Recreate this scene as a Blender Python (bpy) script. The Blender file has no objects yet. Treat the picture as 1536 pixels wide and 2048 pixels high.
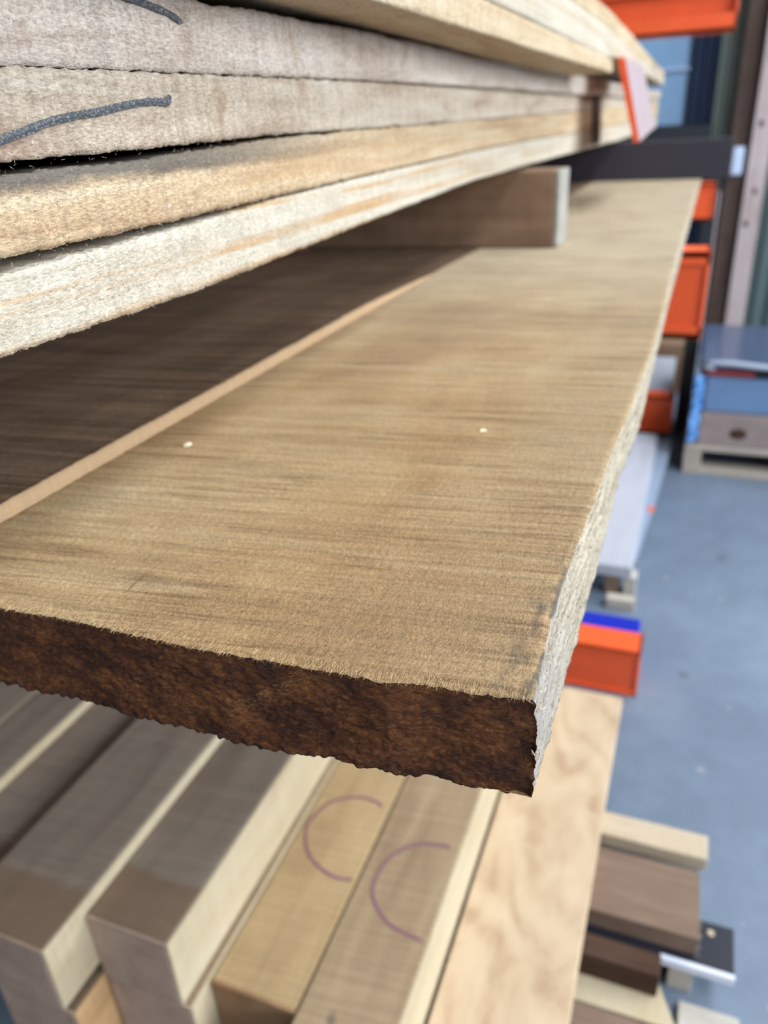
import bpy, bmesh, math, random
import numpy as np
from mathutils import Vector, Matrix, noise

random.seed(7)
SC = bpy.context.scene
COL = SC.collection
H = 1.3                      # the camera is 1.3 m above the floor; heights below are given from the lens

# ------------------------------------------------------------------ camera
cam = bpy.data.cameras.new('camera')
cam.sensor_fit = 'VERTICAL'
cam.sensor_height = 36.0
cam.lens = 27.07
cam.clip_start = 0.01
cam.clip_end = 60
cam.dof.use_dof = True
cam.dof.focus_distance = 0.31
cam.dof.aperture_fstop = 7.6
camo = bpy.data.objects.new('camera', cam)
COL.objects.link(camo)
cx, cu, cb = (0.9314, 0.3608, -0.0492), (-0.1200, 0.4316, 0.8940), (0.3438, -0.8268, 0.4453)
camo.matrix_world = Matrix(((cx[0], cu[0], cb[0], 0), (cx[1], cu[1], cb[1], 0), (cx[2], cu[2], cb[2], H), (0, 0, 0, 1)))
SC.camera = camo

# ------------------------------------------------------------------ sky, exposure
world = bpy.data.worlds.new('sky')
SC.world = world
world.use_nodes = True
bg = world.node_tree.nodes['Background']
bg.inputs['Color'].default_value = (0.89, 0.95, 1.0, 1)
bg.inputs['Strength'].default_value = 8.5
SC.view_settings.view_transform = 'Standard'
SC.view_settings.look = 'None'
SC.view_settings.gamma = 1.0
SC.view_settings.exposure = 0.42
SC.view_settings.use_curve_mapping = False


def portal(name, loc, rot, sx, sy):
    """tells the renderer where daylight enters: the long roof light"""
    l = bpy.data.lights.new(name, 'AREA')
    l.shape = 'RECTANGLE'
    l.size, l.size_y = sx, sy
    l.cycles.is_portal = True
    o = bpy.data.objects.new(name, l)
    COL.objects.link(o)
    o.location = (loc[0], loc[1], loc[2] + H)
    o.rotation_euler = rot


portal('roof_light_daylight', (2.15, 1.4, 3.12), (0, 0, 0), 1.3, 8.0)
portal('window_daylight', (4.52, 1.0, 1.4), (0, math.radians(90), 0), 2.0, 8.0)


# ------------------------------------------------------------------ node helper
class G:
    def __init__(s, name):
        s.m = bpy.data.materials.new(name)
        s.m.use_nodes = True
        s.t = s.m.node_tree
        s.b = s.t.nodes['Principled BSDF']
        s.tc = s.t.nodes.new('ShaderNodeTexCoord').outputs['Object']
        s.rnd = None

    def n(s, kind, **kw):
        nd = s.t.nodes.new('ShaderNode' + kind)
        for k, v in kw.items():
            setattr(nd, k, v)
        return nd

    def put(s, sock, v):
        if hasattr(v, 'is_linked') or isinstance(v, bpy.types.NodeSocket):
            s.t.links.new(v, sock)
        else:
            if isinstance(v, (tuple, list)) and len(v) == 3 and sock.type == 'RGBA':
                v = (*v, 1)
            sock.default_value = v

    def random_co(s):
        if s.rnd is None:
            o = s.n('ObjectInfo').outputs['Random']
            c = s.n('CombineXYZ')
            mu = s.math('MULTIPLY', o, 37.0)
            s.put(c.inputs[0], mu)
            s.put(c.inputs[1], s.math('MULTIPLY', o, 91.0))
            s.put(c.inputs[2], s.math('MULTIPLY', o, 53.0))
            a = s.n('VectorMath', operation='ADD')
            s.put(a.inputs[0], s.tc)
            s.put(a.inputs[1], c.outputs[0])
            s.rnd = a.outputs[0]
        return s.rnd

    def scaled(s, v, rot=0.0, co=None):
        mp = s.n('Mapping')
        s.put(mp.inputs['Vector'], co or s.random_co())
        if rot:
            r0 = s.n('Mapping')
            s.put(r0.inputs['Vector'], co or s.random_co())
            r0.inputs['Rotation'].default_value = (0, 0, rot)
            s.t.links.new(r0.outputs[0], mp.inputs['Vector'])
        mp.inputs['Scale'].default_value = v
        return mp.outputs[0]

    def noise(s, v, detail=4, rough=0.55, dist=0.0, rot=0.0, co=None):
        nz = s.n('TexNoise')
        s.put(nz.inputs['Vector'], s.scaled(v, rot, co))
        nz.inputs['Scale'].default_value = 1.0
        nz.inputs['Detail'].default_value = detail
        nz.inputs['Roughness'].default_value = rough
        nz.inputs['Distortion'].default_value = dist
        return nz.outputs['Fac']

    def voronoi(s, v, co=None):
        nz = s.n('TexVoronoi')
        s.put(nz.inputs['Vector'], s.scaled(v, 0, co))
        nz.inputs['Scale'].default_value = 1.0
        return nz.outputs['Distance']

    def math(s, op, a, b=0.0, clamp=False):
        m = s.n('Math', operation=op, use_clamp=clamp)
        s.put(m.inputs[0], a)
        s.put(m.inputs[1], b)
        return m.outputs[0]

    def rng(s, v, a, b, lo=0.0, hi=1.0):
        m = s.n('MapRange')
        m.interpolation_type = 'SMOOTHSTEP'
        s.put(m.inputs[0], v)
        for i, q in enumerate((a, b, lo, hi)):
            m.inputs[i + 1].default_value = q
        return m.outputs[0]

    def mix(s, f, a, b, mode='MIX'):
        m = s.n('Mix', data_type='RGBA', blend_type=mode)
        s.put(m.inputs[0], f)
        s.put(m.inputs[6], a)
        s.put(m.inputs[7], b)
        return m.outputs[2]

    def ramp(s, v, stops):
        r = s.n('ValToRGB')
        e = r.color_ramp.elements
        while len(e) > 1:
            e.remove(e[-1])
        e[0].position = stops[0][0]
        e[0].color = (*stops[0][1], 1)
        for p, c in stops[1:]:
            q = e.new(p)
            q.color = (*c, 1)
        s.put(r.inputs[0], v)
        return r.outputs[0]

    def sep(s):
        x = s.n('SeparateXYZ')
        s.put(x.inputs[0], s.tc)
        return x.outputs

    def normal_z(s):
        g = s.n('NewGeometry')
        x = s.n('SeparateXYZ')
        s.put(x.inputs[0], g.outputs['Normal'])
        return x.outputs

    def bump(s, h, strength, dist, prev=None):
        b = s.n('Bump')
        b.inputs['Strength'].default_value = strength
        b.inputs['Distance'].default_value = dist
        s.put(b.inputs['Height'], h)
        if prev is not None:
            s.t.links.new(prev, b.inputs['Normal'])
        return b.outputs[0]

    def done(s, color, rough=0.8, nrm=None, spec=0.25, metal=0.0):
        s.put(s.b.inputs['Base Color'], color)
        s.put(s.b.inputs['Roughness'], rough)
        s.b.inputs['Specular IOR Level'].default_value = spec
        s.b.inputs['Metallic'].default_value = metal
        if nrm is not None:
            s.t.links.new(nrm, s.b.inputs['Normal'])
        return s.m


def srgb(r, g, b):
    return tuple((c / 255 / 12.92) if c / 255 <= 0.04045 else ((c / 255 + 0.055) / 1.055) ** 2.4 for c in (r, g, b))


def wood(name, dark, mid, light, ring=(40, 1.6, 40), contrast=0.9, saw=0.25, fleck=0.35, bump=0.5, fuzz=1.0):
    """sawn timber with the grain along local Y"""
    g = G(name)
    grain = g.noise(ring, 5, 0.6, 0.6)
    blot = g.noise((7, 3, 7), 3)
    v = g.math('ADD', g.math('MULTIPLY', grain, 0.7), g.math('MULTIPLY', blot, 0.3))
    col = g.ramp(v, [(0.5 - 0.2 / contrast, dark), (0.5, mid), (0.5 + 0.2 / contrast, light)])
    fine = g.noise((1100 * fuzz, 260 * fuzz, 1100 * fuzz), 2, 0.7)
    sawn = g.noise((5, 170, 5), 4, 0.65, rot=-0.1)
    f = g.math('ADD', g.math('MULTIPLY', g.rng(fine, 0.3, 0.7, -fleck, fleck), 1.0), g.rng(sawn, 0.3, 0.7, -saw, saw))
    f = g.math('ADD', f, 1.0)
    cc = g.n('CombineColor')
    for i in range(3):
        g.put(cc.inputs[i], f)
    col = g.mix(1.0, col, cc.outputs[0], 'MULTIPLY')
    b1 = g.bump(sawn, bump * 0.6, 0.0012)
    b2 = g.bump(fine, bump, 0.0006, b1)
    return g, col, b2


def plainwood(*a, **k):
    g, c, b = wood(*a, **k)
    return g.done(c, 0.85, b, 0.15)


# ------------------------------------------------------------------ materials
def mat_main_top():
    g = G('wide board sawn oak')
    sp = g.sep()
    co = g.tc
    blot = g.noise((9, 3.5, 9), 4, 0.6, 0.4, co=co)
    blot2 = g.noise((2.5, 3.5, 2.5), 2, co=co)
    col = g.ramp(g.math('ADD', g.math('MULTIPLY', blot, 0.55), g.math('MULTIPLY', blot2, 0.45)),
                 [(0.32, (0.25, 0.150, 0.075)), (0.48, (0.37, 0.240, 0.120)), (0.6, (0.43, 0.305, 0.165)), (0.75, (0.42, 0.35, 0.24))])
    grey = g.rng(sp[0], -0.13, -0.005, 0.0, 0.5)
    col = g.mix(g.math('MULTIPLY', grey, g.rng(blot, 0.3, 0.7, 0.4, 1.0)), col, (0.29, 0.215, 0.14))
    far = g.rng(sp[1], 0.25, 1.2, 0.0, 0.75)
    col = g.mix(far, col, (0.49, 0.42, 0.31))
    # saw marks across the board
    saw1 = g.noise((9, 250, 9), 4, 0.7, 0.3, rot=-0.12, co=co)
    saw2 = g.noise((4, 75, 4), 4, 0.6, 0.3, rot=-0.07, co=co)
    patch = g.noise((14, 10, 14), 2, co=co)
    dark = g.math('MULTIPLY', g.rng(saw1, 0.50, 0.68), g.rng(patch, 0.36, 0.60))
    col = g.mix(g.math('MULTIPLY', dark, 0.6), col, (0.13, 0.07, 0.03))
    lite = g.math('MULTIPLY', g.rng(saw2, 0.5, 0.75), 0.42)
    col = g.mix(lite, col, (0.52, 0.40, 0.25))
    band = g.math('MULTIPLY', g.rng(saw2, 0.5, 0.27), 0.40)
    col = g.mix(band, col, (0.25, 0.145, 0.07))
    # fibres
    fib = g.noise((1700, 420, 1700), 3, 0.8, 0.8, co=co)
    fib2 = g.noise((700, 700, 700), 3, 0.7, co=co)
    f = g.math('ADD', g.rng(fib, 0.30, 0.70, 0.60, 1.38), g.rng(fib2, 0.3, 0.7, -0.14, 0.14))
    fine = g.noise((16, 420, 16), 3, 0.7, 0.2, rot=-0.12, co=co)
    f = g.math('ADD', f, g.math('MULTIPLY', g.rng(fine, 0.32, 0.68, 0.13, -0.17), g.rng(patch, 0.3, 0.65, 0.25, 1.1)))
    f = g.math('ADD', f, g.rng(saw1, 0.32, 0.68, 0.07, -0.09))
    cc = g.n('CombineColor')
    for i in range(3):
        g.put(cc.inputs[i], f)
    col = g.mix(1.0, col, cc.outputs[0], 'MULTIPLY')
    # dark checks that run with the grain, and small stains
    chk = g.noise((260, 9, 260), 3, 0.6, co=co)
    chm = g.noise((18, 12, 18), 2, co=co)
    col = g.mix(g.math('MULTIPLY', g.math('MULTIPLY', g.rng(chk, 0.66, 0.74), g.rng(chm, 0.52, 0.66)), 0.7), col, (0.07, 0.045, 0.03))
    st = g.noise((60, 34, 60), 2, co=co)
    col = g.mix(g.rng(st, 0.73, 0.80, 0, 0.65), col, (0.09, 0.06, 0.04))
    # grey weathered right side with paler bark fibres
    nx = g.normal_z()
    side = g.rng(nx[0], 0.45, 0.8)
    bark = g.noise((340, 20, 340), 5, 0.75, 1.0, co=co)
    spk = g.noise((900, 420, 900), 3, 0.8, 0.4, co=co)
    bc = g.ramp(g.math('ADD', g.math('MULTIPLY', bark, 0.55), g.math('MULTIPLY', spk, 0.45)),
                [(0.38, (0.06, 0.05, 0.042)), (0.45, (0.25, 0.205, 0.15)), (0.53, (0.45, 0.39, 0.295)), (0.66, (0.61, 0.555, 0.45))])
    bgry = g.math('MULTIPLY', g.rng(sp[1], 0.13, 0.0), g.rng(bark, 0.42, 0.58))
    bc = g.mix(g.math('MULTIPLY', bgry, 0.8), bc, (0.27, 0.26, 0.28))
    col = g.mix(side, col, bc)
    # grey-black stain beside the arris near the end
    ed = g.math('MULTIPLY', g.rng(sp[0], -0.022, -0.004), g.rng(sp[1], 0.16, 0.06))
    ed = g.math('MULTIPLY', ed, g.rng(g.noise((120, 40, 120), 3, co=co), 0.45, 0.62))
    col = g.mix(g.math('MULTIPLY', ed, g.rng(nx[2], 0.3, 0.8, 0.2, 0.8)), col, (0.06, 0.065, 0.06))
    b1 = g.bump(saw1, 0.55, 0.0010)
    b2 = g.bump(fib, 0.65, 0.0006, b1)
    b3 = g.bump(g.math('ADD', bark, spk), 0.35, 0.0007, b2)
    return g.done(col, 0.85, b3, 0.2)


def mat_end_grain():
    g = G('dark rough end grain')
    co = g.tc
    a = g.noise((230, 190, 430), 6, 0.78, 1.2, co=co)
    lum = g.noise((38, 38, 60), 3, 0.6, 0.8, co=co)
    v = g.math('ADD', g.math('MULTIPLY', a, 0.6), g.math('MULTIPLY', lum, 0.4))
    col = g.ramp(v, [(0.35, (0.022, 0.006, 0.003)), (0.46, (0.095, 0.026, 0.007)), (0.54, (0.21, 0.068, 0.016)), (0.67, (0.42, 0.17, 0.05))])
    spot = g.noise((75, 75, 75), 3, 0.6, co=co)
    col = g.mix(g.rng(spot, 0.66, 0.74, 0, 0.85), col, (0.022, 0.017, 0.016))
    fl = g.noise((600, 600, 600), 2, 0.7, co=co)
    col = g.mix(g.rng(fl, 0.70, 0.78, 0, 0.5), col, (0.6, 0.42, 0.26))
    b1 = g.bump(a, 1.0, 0.003)
    b2 = g.bump(fl, 0.5, 0.0008, b1)
    return g.done(col, 0.7, b2, 0.35)


def mat_edge(name, dark, mid, light, ring=(40, 3.5, 90), contrast=1.0, stain=None, fleck=0.22, rings=0.0, blotch=0.5):
    """pale furry sawn edges of the upper stack"""
    g, col, b = wood(name, dark, mid, light, ring, contrast, 0.10, fleck, 0.8)
    if rings:
        lay = g.noise((5, 1.5, 150), 2, 0.5, 0.25)
        brk = g.noise((8, 9, 30), 2)
        col = g.mix(g.math('MULTIPLY', g.rng(lay, 0.53, 0.66), g.rng(brk, 0.34, 0.62, 0.35, rings)), col, (0.46, 0.285, 0.14))
    pit = g.noise((560, 380, 560), 4, 0.8, 0.9)
    col = g.mix(g.rng(pit, 0.45, 0.27, 0, 0.85), col, (0.17, 0.10, 0.06))
    col = g.mix(g.rng(pit, 0.56, 0.74, 0, 0.7), col, (0.80, 0.76, 0.68))
    blo = g.noise((30, 24, 30), 5, 0.7, 0.8)
    col = g.mix(g.rng(blo, 0.54, 0.70, 0, blotch), col, (0.30, 0.185, 0.105))
    spk = g.noise((150, 95, 150), 3, 0.6, 0.6)
    col = g.mix(g.rng(spk, 0.68, 0.76, 0, blotch + 0.2), col, (0.15, 0.085, 0.055))
    swv = g.noise((9, 330, 9), 2, 0.5)
    col = g.mix(g.rng(swv, 0.55, 0.75, 0, 0.22), col, (0.28, 0.19, 0.12))
    if stain:
        sp = g.sep()
        nz = g.noise((60, 18, 60), 4, 0.7)
        m = g.math('MULTIPLY', g.rng(g.math('ADD', sp[2], g.math('MULTIPLY', nz, 0.010)), stain[0], stain[1]), g.rng(sp[1], stain[3], stain[2]))
        col = g.mix(g.math('MULTIPLY', m, 0.85), col, (0.10, 0.095, 0.09))
    b = g.bump(pit, 0.8, 0.0012, b)
    return g.done(col, 0.9, b, 0.1)


def mat_paint(name, c, rough=0.4, wear=0.06, spec=0.5):
    g = G(name)
    nz = g.noise((9, 9, 9), 4, 0.6)
    col = g.mix(g.rng(nz, 0.3, 0.7, 0, wear * 3), c, tuple(q * 0.6 for q in c))
    fl = g.noise((140, 140, 140), 2)
    return g.done(col, rough, g.bump(fl, 0.05, 0.001), spec)


def mat_floor():
    g = G('blue grey painted concrete')
    a = g.noise((1.6, 1.6, 1.6), 5, 0.6)
    b = g.noise((14, 14, 14), 4, 0.6)
    col = g.ramp(g.math('ADD', g.math('MULTIPLY', a, 0.7), g.math('MULTIPLY', b, 0.3)),
                 [(0.3, (0.105, 0.138, 0.19)), (0.5, (0.14, 0.18, 0.245)), (0.7, (0.19, 0.237, 0.315))])
    sp = g.voronoi((6, 6, 6))
    sm = g.noise((3, 3, 3), 2)
    col = g.mix(g.math('MULTIPLY', g.rng(sp, 0.16, 0.05), g.rng(sm, 0.45, 0.55)), col, (0.05, 0.05, 0.05))
    lt = g.noise((22, 22, 22), 2)
    col = g.mix(g.rng(lt, 0.70, 0.76, 0, 0.4), col, (0.45, 0.45, 0.45))
    return g.done(col, 0.5, g.bump(b, 0.1, 0.004), 0.4)


def mat_plywood():
    g = G('pale swirling softwood')
    w = g.n('TexWave', wave_type='RINGS', rings_direction='SPHERICAL')
    g.put(w.inputs['Vector'], g.scaled((5, 2.2, 5)))
    w.inputs['Scale'].default_value = 1.5
    w.inputs['Distortion'].default_value = 14.0
    w.inputs['Detail'].default_value = 3
    w.inputs['Detail Scale'].default_value = 0.9
    n = g.noise((11, 5, 11), 4, 0.6, 1.6)
    v = g.math('ADD', g.math('MULTIPLY', w.outputs['Fac'], 0.22), g.math('MULTIPLY', n, 0.78))
    col = g.ramp(v, [(0.26, (0.40, 0.265, 0.17)), (0.44, (0.50, 0.37, 0.245)), (0.7, (0.575, 0.445, 0.31))])
    return g.done(col, 0.75, g.bump(n, 0.1, 0.001), 0.2)


def mat_lumber(name, dark, mid, light, enddist=0.075, endmix=0.65, endc=(0.20, 0.125, 0.075)):
    """planed beam: greyed by weather except for the last hand's width at the near end"""
    g, col, b = wood(name, dark, mid, light, (26, 3, 26), 0.8, 0.10, 0.06, 0.2, 0.5)
    sp = g.sep()
    wob = g.noise((16, 16, 16), 3)
    m = g.rng(g.math('SUBTRACT', sp[1], g.math('MULTIPLY', wob, 0.03)), enddist, enddist - 0.012)
    col = g.mix(g.math('MULTIPLY', m, endmix), col, endc)
    spot = g.noise((17, 9, 17), 2)
    col = g.mix(g.rng(spot, 0.68, 0.76, 0, 0.6), col, (0.05, 0.05, 0.055))
    return g.done(col, 0.8, b, 0.15)


M = {}
M['main'] = mat_main_top()
M['end'] = mat_end_grain()
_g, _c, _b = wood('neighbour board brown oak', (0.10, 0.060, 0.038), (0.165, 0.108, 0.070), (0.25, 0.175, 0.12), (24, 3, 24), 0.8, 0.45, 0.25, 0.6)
M['left'] = _g.done(_g.mix(_g.rng(_g.normal_z()[0], 0.5, 0.8, 0, 0.75), _c, (0.50, 0.34, 0.20)), 0.85, _b, 0.15)  # right side painted lighter tan for the light it catches
M['fibre'] = G('torn wood fibre').done((0.50, 0.35, 0.185), 0.8, None, 0.2)
M['fibrep'] = G('pale wood fibre').done((0.80, 0.70, 0.52), 0.8, None, 0.2)
M['e1'] = mat_edge('creamy pine edge', (0.36, 0.27, 0.18), (0.51, 0.455, 0.37), (0.58, 0.535, 0.455), (40, 3.5, 110), 0.8, None, 0.2, 0.9, 0.10)
M['e2'] = mat_edge('yellow pine edge', (0.34, 0.22, 0.125), (0.50, 0.375, 0.24), (0.60, 0.51, 0.385), (40, 3.5, 110), 1.0, (0.0235, 0.0300, 0.12, 0.42), 0.25, 0.5, 0.25)
M['e3'] = mat_edge('pink beige pine edge', (0.30, 0.21, 0.155), (0.49, 0.41, 0.325), (0.61, 0.55, 0.47), (25, 5, 50))
M['e4'] = mat_edge('rose grey pine edge', (0.29, 0.21, 0.165), (0.50, 0.425, 0.365), (0.60, 0.54, 0.49), (22, 6, 50))
M['e5'] = mat_edge('light tan pine', (0.38, 0.26, 0.15), (0.52, 0.41, 0.275), (0.62, 0.53, 0.40), (30, 4, 60))
M['sticker'] = plainwood('weathered brown timber', (0.12, 0.07, 0.045), (0.23, 0.145, 0.095), (0.33, 0.22, 0.15), (3, 22, 22), 0.8, 0.1, 0.15, 0.4)
M['stend'] = plainwood('greyed timber end', (0.20, 0.19, 0.165), (0.29, 0.275, 0.25), (0.37, 0.36, 0.335), (30, 30, 30), 0.8, 0.1, 0.15, 0.4)
M['navy'] = mat_paint('dark navy coated timber', (0.026, 0.023, 0.036), 0.55)
M['orange'] = mat_paint('orange powder coat', (0.86, 0.115, 0.03), 0.38)
M['pink'] = mat_paint('pink sky glare', (0.40, 0.31, 0.335), 0.4)  # sky glare on the orange stop plate, painted as a pink colour
M['blue'] = mat_paint('strong blue paint', (0.004, 0.020, 0.42), 0.4)
M['floor'] = mat_floor()
M['ply'] = mat_plywood()
M['lumg'] = mat_lumber('grey brown beam', (0.165, 0.125, 0.10), (0.245, 0.195, 0.155), (0.31, 0.25, 0.20))
M['lumt'] = mat_lumber('tan brown beam', (0.21, 0.145, 0.085), (0.31, 0.22, 0.135), (0.39, 0.29, 0.18), 0.0, 0.0)
M['lumy'] = mat_lumber('golden brown beam', (0.25, 0.165, 0.085), (0.37, 0.26, 0.14), (0.46, 0.33, 0.18), 0.0, 0.0)
M['side'] = plainwood('pale lit beam side', (0.42, 0.32, 0.20), (0.51, 0.425, 0.29), (0.58, 0.50, 0.37), (20, 4, 20), 0.9, 0.05, 0.06, 0.2, 0.5)  # light on the beams' right sides put into a paler colour
M['endp'] = plainwood('pinkish beam end', (0.32, 0.22, 0.165), (0.42, 0.30, 0.23), (0.50, 0.37, 0.29), (20, 20, 20), 0.9, 0.03, 0.06, 0.3, 0.5)
M['endb'] = plainwood('warm brown beam end', (0.22, 0.12, 0.06), (0.31, 0.18, 0.095), (0.40, 0.25, 0.14), (20, 20, 20), 0.9, 0.03, 0.06, 0.3, 0.5)
M['warm'] = plainwood('warm tan beam side', (0.42, 0.24, 0.11), (0.55, 0.34, 0.17), (0.64, 0.43, 0.24), (20, 4, 20), 0.9, 0.05, 0.06, 0.2, 0.5)  # warm light on the lower beam's side put into the colour
M['knot'] = plainwood('torn knot brown', (0.10, 0.045, 0.025), (0.22, 0.12, 0.075), (0.45, 0.33, 0.24), (300, 120, 300), 1.0, 0.1, 0.3, 0.6)
M['purple'] = G('purple wax crayon').done((0.215, 0.105, 0.125), 0.7)
M['graph'] = G('soft graphite crayon')
_g = M['graph']
M['graph'] = _g.done(_g.mix(_g.rng(_g.noise((1300, 700, 1300), 3, 0.7), 0.50, 0.66), (0.050, 0.056, 0.066), (0.24, 0.23, 0.225)), 0.6)
M['dunp'] = plainwood('pale dunnage board', (0.41, 0.32, 0.22), (0.52, 0.425, 0.31), (0.60, 0.51, 0.39), (4, 25, 25), 0.9, 0.04, 0.08, 0.3, 0.5)
M['dunb'] = plainwood('brown dunnage timber', (0.12, 0.08, 0.055), (0.20, 0.135, 0.10), (0.27, 0.19, 0.145), (4, 25, 25), 0.8, 0.04, 0.08, 0.3, 0.5)
M['dund'] = plainwood('dark brown dunnage timber', (0.035, 0.018, 0.012), (0.065, 0.035, 0.024), (0.10, 0.06, 0.04), (4, 25, 25), 0.8, 0.04, 0.08, 0.3, 0.5)
M['dung'] = plainwood('grey dunnage block', (0.33, 0.31, 0.27), (0.45, 0.42, 0.37), (0.55, 0.52, 0.47), (4, 25, 25), 0.8, 0.04, 0.08, 0.3, 0.5)
M['black'] = mat_paint('near black laminate', (0.012, 0.014, 0.025), 0.35)
M['white'] = mat_paint('bluish white edge', (0.72, 0.76, 0.88), 0.35, 0.02)
M['wpack'] = plainwood('lilac white primed board', (0.36, 0.37, 0.43), (0.41, 0.425, 0.50), (0.46, 0.475, 0.55), (20, 4, 20), 0.9, 0.02, 0.03, 0.1, 0.4)
M['wside'] = mat_paint('blue grey board edge', (0.26, 0.32, 0.42), 0.5)
M['post'] = plainwood('pinkish grey timber post', (0.33, 0.25, 0.24), (0.47, 0.39, 0.39), (0.56, 0.49, 0.50), (26, 26, 2), 0.8, 0.02, 0.05, 0.2, 0.4)
M['brownpost'] = plainwood('dark brown timber post', (0.05, 0.03, 0.025), (0.09, 0.06, 0.052), (0.13, 0.09, 0.08), (26, 26, 2), 0.8, 0.02, 0.05, 0.2, 0.4)
M['sage'] = mat_paint('sage green cladding', (0.30, 0.36, 0.32), 0.6)
M['teal'] = mat_paint('dark teal cladding', (0.075, 0.115, 0.12), 0.6)
M['deep'] = mat_paint('deep navy panel', (0.004, 0.018, 0.055), 0.6)
M['glass'] = mat_paint('pale blue sheet', (0.24, 0.40, 0.62), 0.3)
M['wall'] = mat_paint('dim wall lining', (0.10, 0.10, 0.10), 0.8)
M['roof'] = mat_paint('light roof lining', (0.30, 0.30, 0.30), 0.8)
M['steel'] = mat_paint('dark steel', (0.016, 0.020, 0.028), 0.5)
_g = G('blue stretch film')
M['film'] = _g.done(_g.ramp(_g.noise((60, 60, 60), 3, 0.6), [(0.38, (0.02, 0.09, 0.28)), (0.5, (0.07, 0.24, 0.62)), (0.62, (0.25, 0.52, 0.95))]), 0.12, _g.bump(_g.noise((70, 70, 70), 2), 0.8, 0.01), 0.6)
M['filml'] = mat_paint('bluish film over timber', (0.15, 0.25, 0.44), 0.2)
M['filmt'] = mat_paint('dark blue film over the top', (0.065, 0.09, 0.165), 0.16)
M['pallet'] = plainwood('greyed pallet wood', (0.30, 0.26, 0.22), (0.43, 0.38, 0.33), (0.53, 0.48, 0.43), (3, 20, 20), 0.8, 0.02, 0.05, 0.2, 0.4)
M['mauve'] = plainwood('mauve brown timber', (0.20, 0.155, 0.15), (0.29, 0.235, 0.225), (0.36, 0.30, 0.29), (3, 14, 14), 0.8, 0.02, 0.04, 0.2, 0.4)
M['rim'] = mat_paint('shiny film roll', (0.42, 0.48, 0.60), 0.08, 0.06, 0.9)  # pale base colour stands in for the film's white highlight
M['red'] = mat_paint('dull red strap', (0.35, 0.05, 0.05), 0.5)
M['tag'] = mat_paint('pale blue tag', (0.55, 0.66, 0.88), 0.4)


# ------------------------------------------------------------------ object helpers
def link(name, me, mats, parent=None, loc=(0, 0, 0)):
    o = bpy.data.objects.new(name, me)
    COL.objects.link(o)
    for m in (mats if isinstance(mats, (list, tuple)) else [mats]):
        me.materials.append(m)
    if parent is not None:
        o.parent = parent
    o.location = loc
    return o


def tag(o, label, cat, group=None, kind=None):
    if label:
        o['label'] = label
    if cat:
        o['category'] = cat
    if group:
        o['group'] = group
    if kind:
        o['kind'] = kind
    return o


def structure(o):
    o['kind'] = 'structure'
    return o


def box_bm(bm, x0, x1, y0, y1, z0, z1, bev=0.0, mi=0):
    vs = [bm.verts.new(p) for p in ((x0, y0, z0), (x1, y0, z0), (x1, y1, z0), (x0, y1, z0), (x0, y0, z1), (x1, y0, z1), (x1, y1, z1), (x0, y1, z1))]
    fs = [bm.faces.new([vs[i] for i in q]) for q in ((0, 3, 2, 1), (4, 5, 6, 7), (0, 1, 5, 4), (1, 2, 6, 5), (2, 3, 7, 6), (3, 0, 4, 7))]
    for f in fs:
        f.material_index = mi
    if bev > 0:
        es = set(e for f in fs for e in f.edges)
        bmesh.ops.bevel(bm, geom=list(es), offset=bev, segments=2, profile=0.5, affect='EDGES')
    return fs


def to_mesh(bm, name):
    me = bpy.data.meshes.new(name)
    bmesh.ops.recalc_face_normals(bm, faces=bm.faces)
    bm.to_mesh(me)
    bm.free()
    return me


def boxes(name, specs, mat, parent=None, origin=None, bev=0.002, world=True):
    """specs: boxes in lens-relative coordinates joined to one mesh; origin = base centre unless given"""
    xs = [s[0] for s in specs] + [s[1] for s in specs]
    ys = [s[2] for s in specs] + [s[3] for s in specs]
    zs = [s[4] for s in specs] + [s[5] for s in specs]
    if origin is None:
        origin = ((min(xs) + max(xs)) / 2, (min(ys) + max(ys)) / 2, min(zs)) if parent is None else (0, 0, 0)
        if parent is not None:
            origin = tuple(parent['_o'])
    bm = bmesh.new()
    for s in specs:
        box_bm(bm, s[0] - origin[0], s[1] - origin[0], s[2] - origin[1], s[3] - origin[1], s[4] - origin[2], s[5] - origin[2], bev)
    o = link(name, to_mesh(bm, name), mat, parent, (0, 0, 0) if parent is not None else (origin[0], origin[1], origin[2] + H))
    if parent is None:
        o['_o'] = origin
    return o


def empty(name, origin):
    o = bpy.data.objects.new(name, None)
    COL.objects.link(o)
    o.location = (origin[0], origin[1], origin[2] + H)
    o['_o'] = origin
    o.empty_display_size = 0.02
    return o


def nz(x, y, z=0.0):
    return noise.noise(Vector((x, y, z)))


def lerp(y, pts):
    return float(np.interp(y, [p[0] for p in pts], [p[1] for p in pts]))


def stations(y0, y1, fine0=0.19, fine1=0.8, step=0.0022):
    ys = [y0]
    y = y0
    while y < y1:
        if fine0 <= y <= fine1:
            y += step * (1 + 2.5 * max(0, (y - 0.35)))
        else:
            y += 0.05 if y > fine1 else min(0.05, max(0.004, fine0 - y + 0.0001))
        ys.append(min(y, y1))
    return ys


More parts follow.
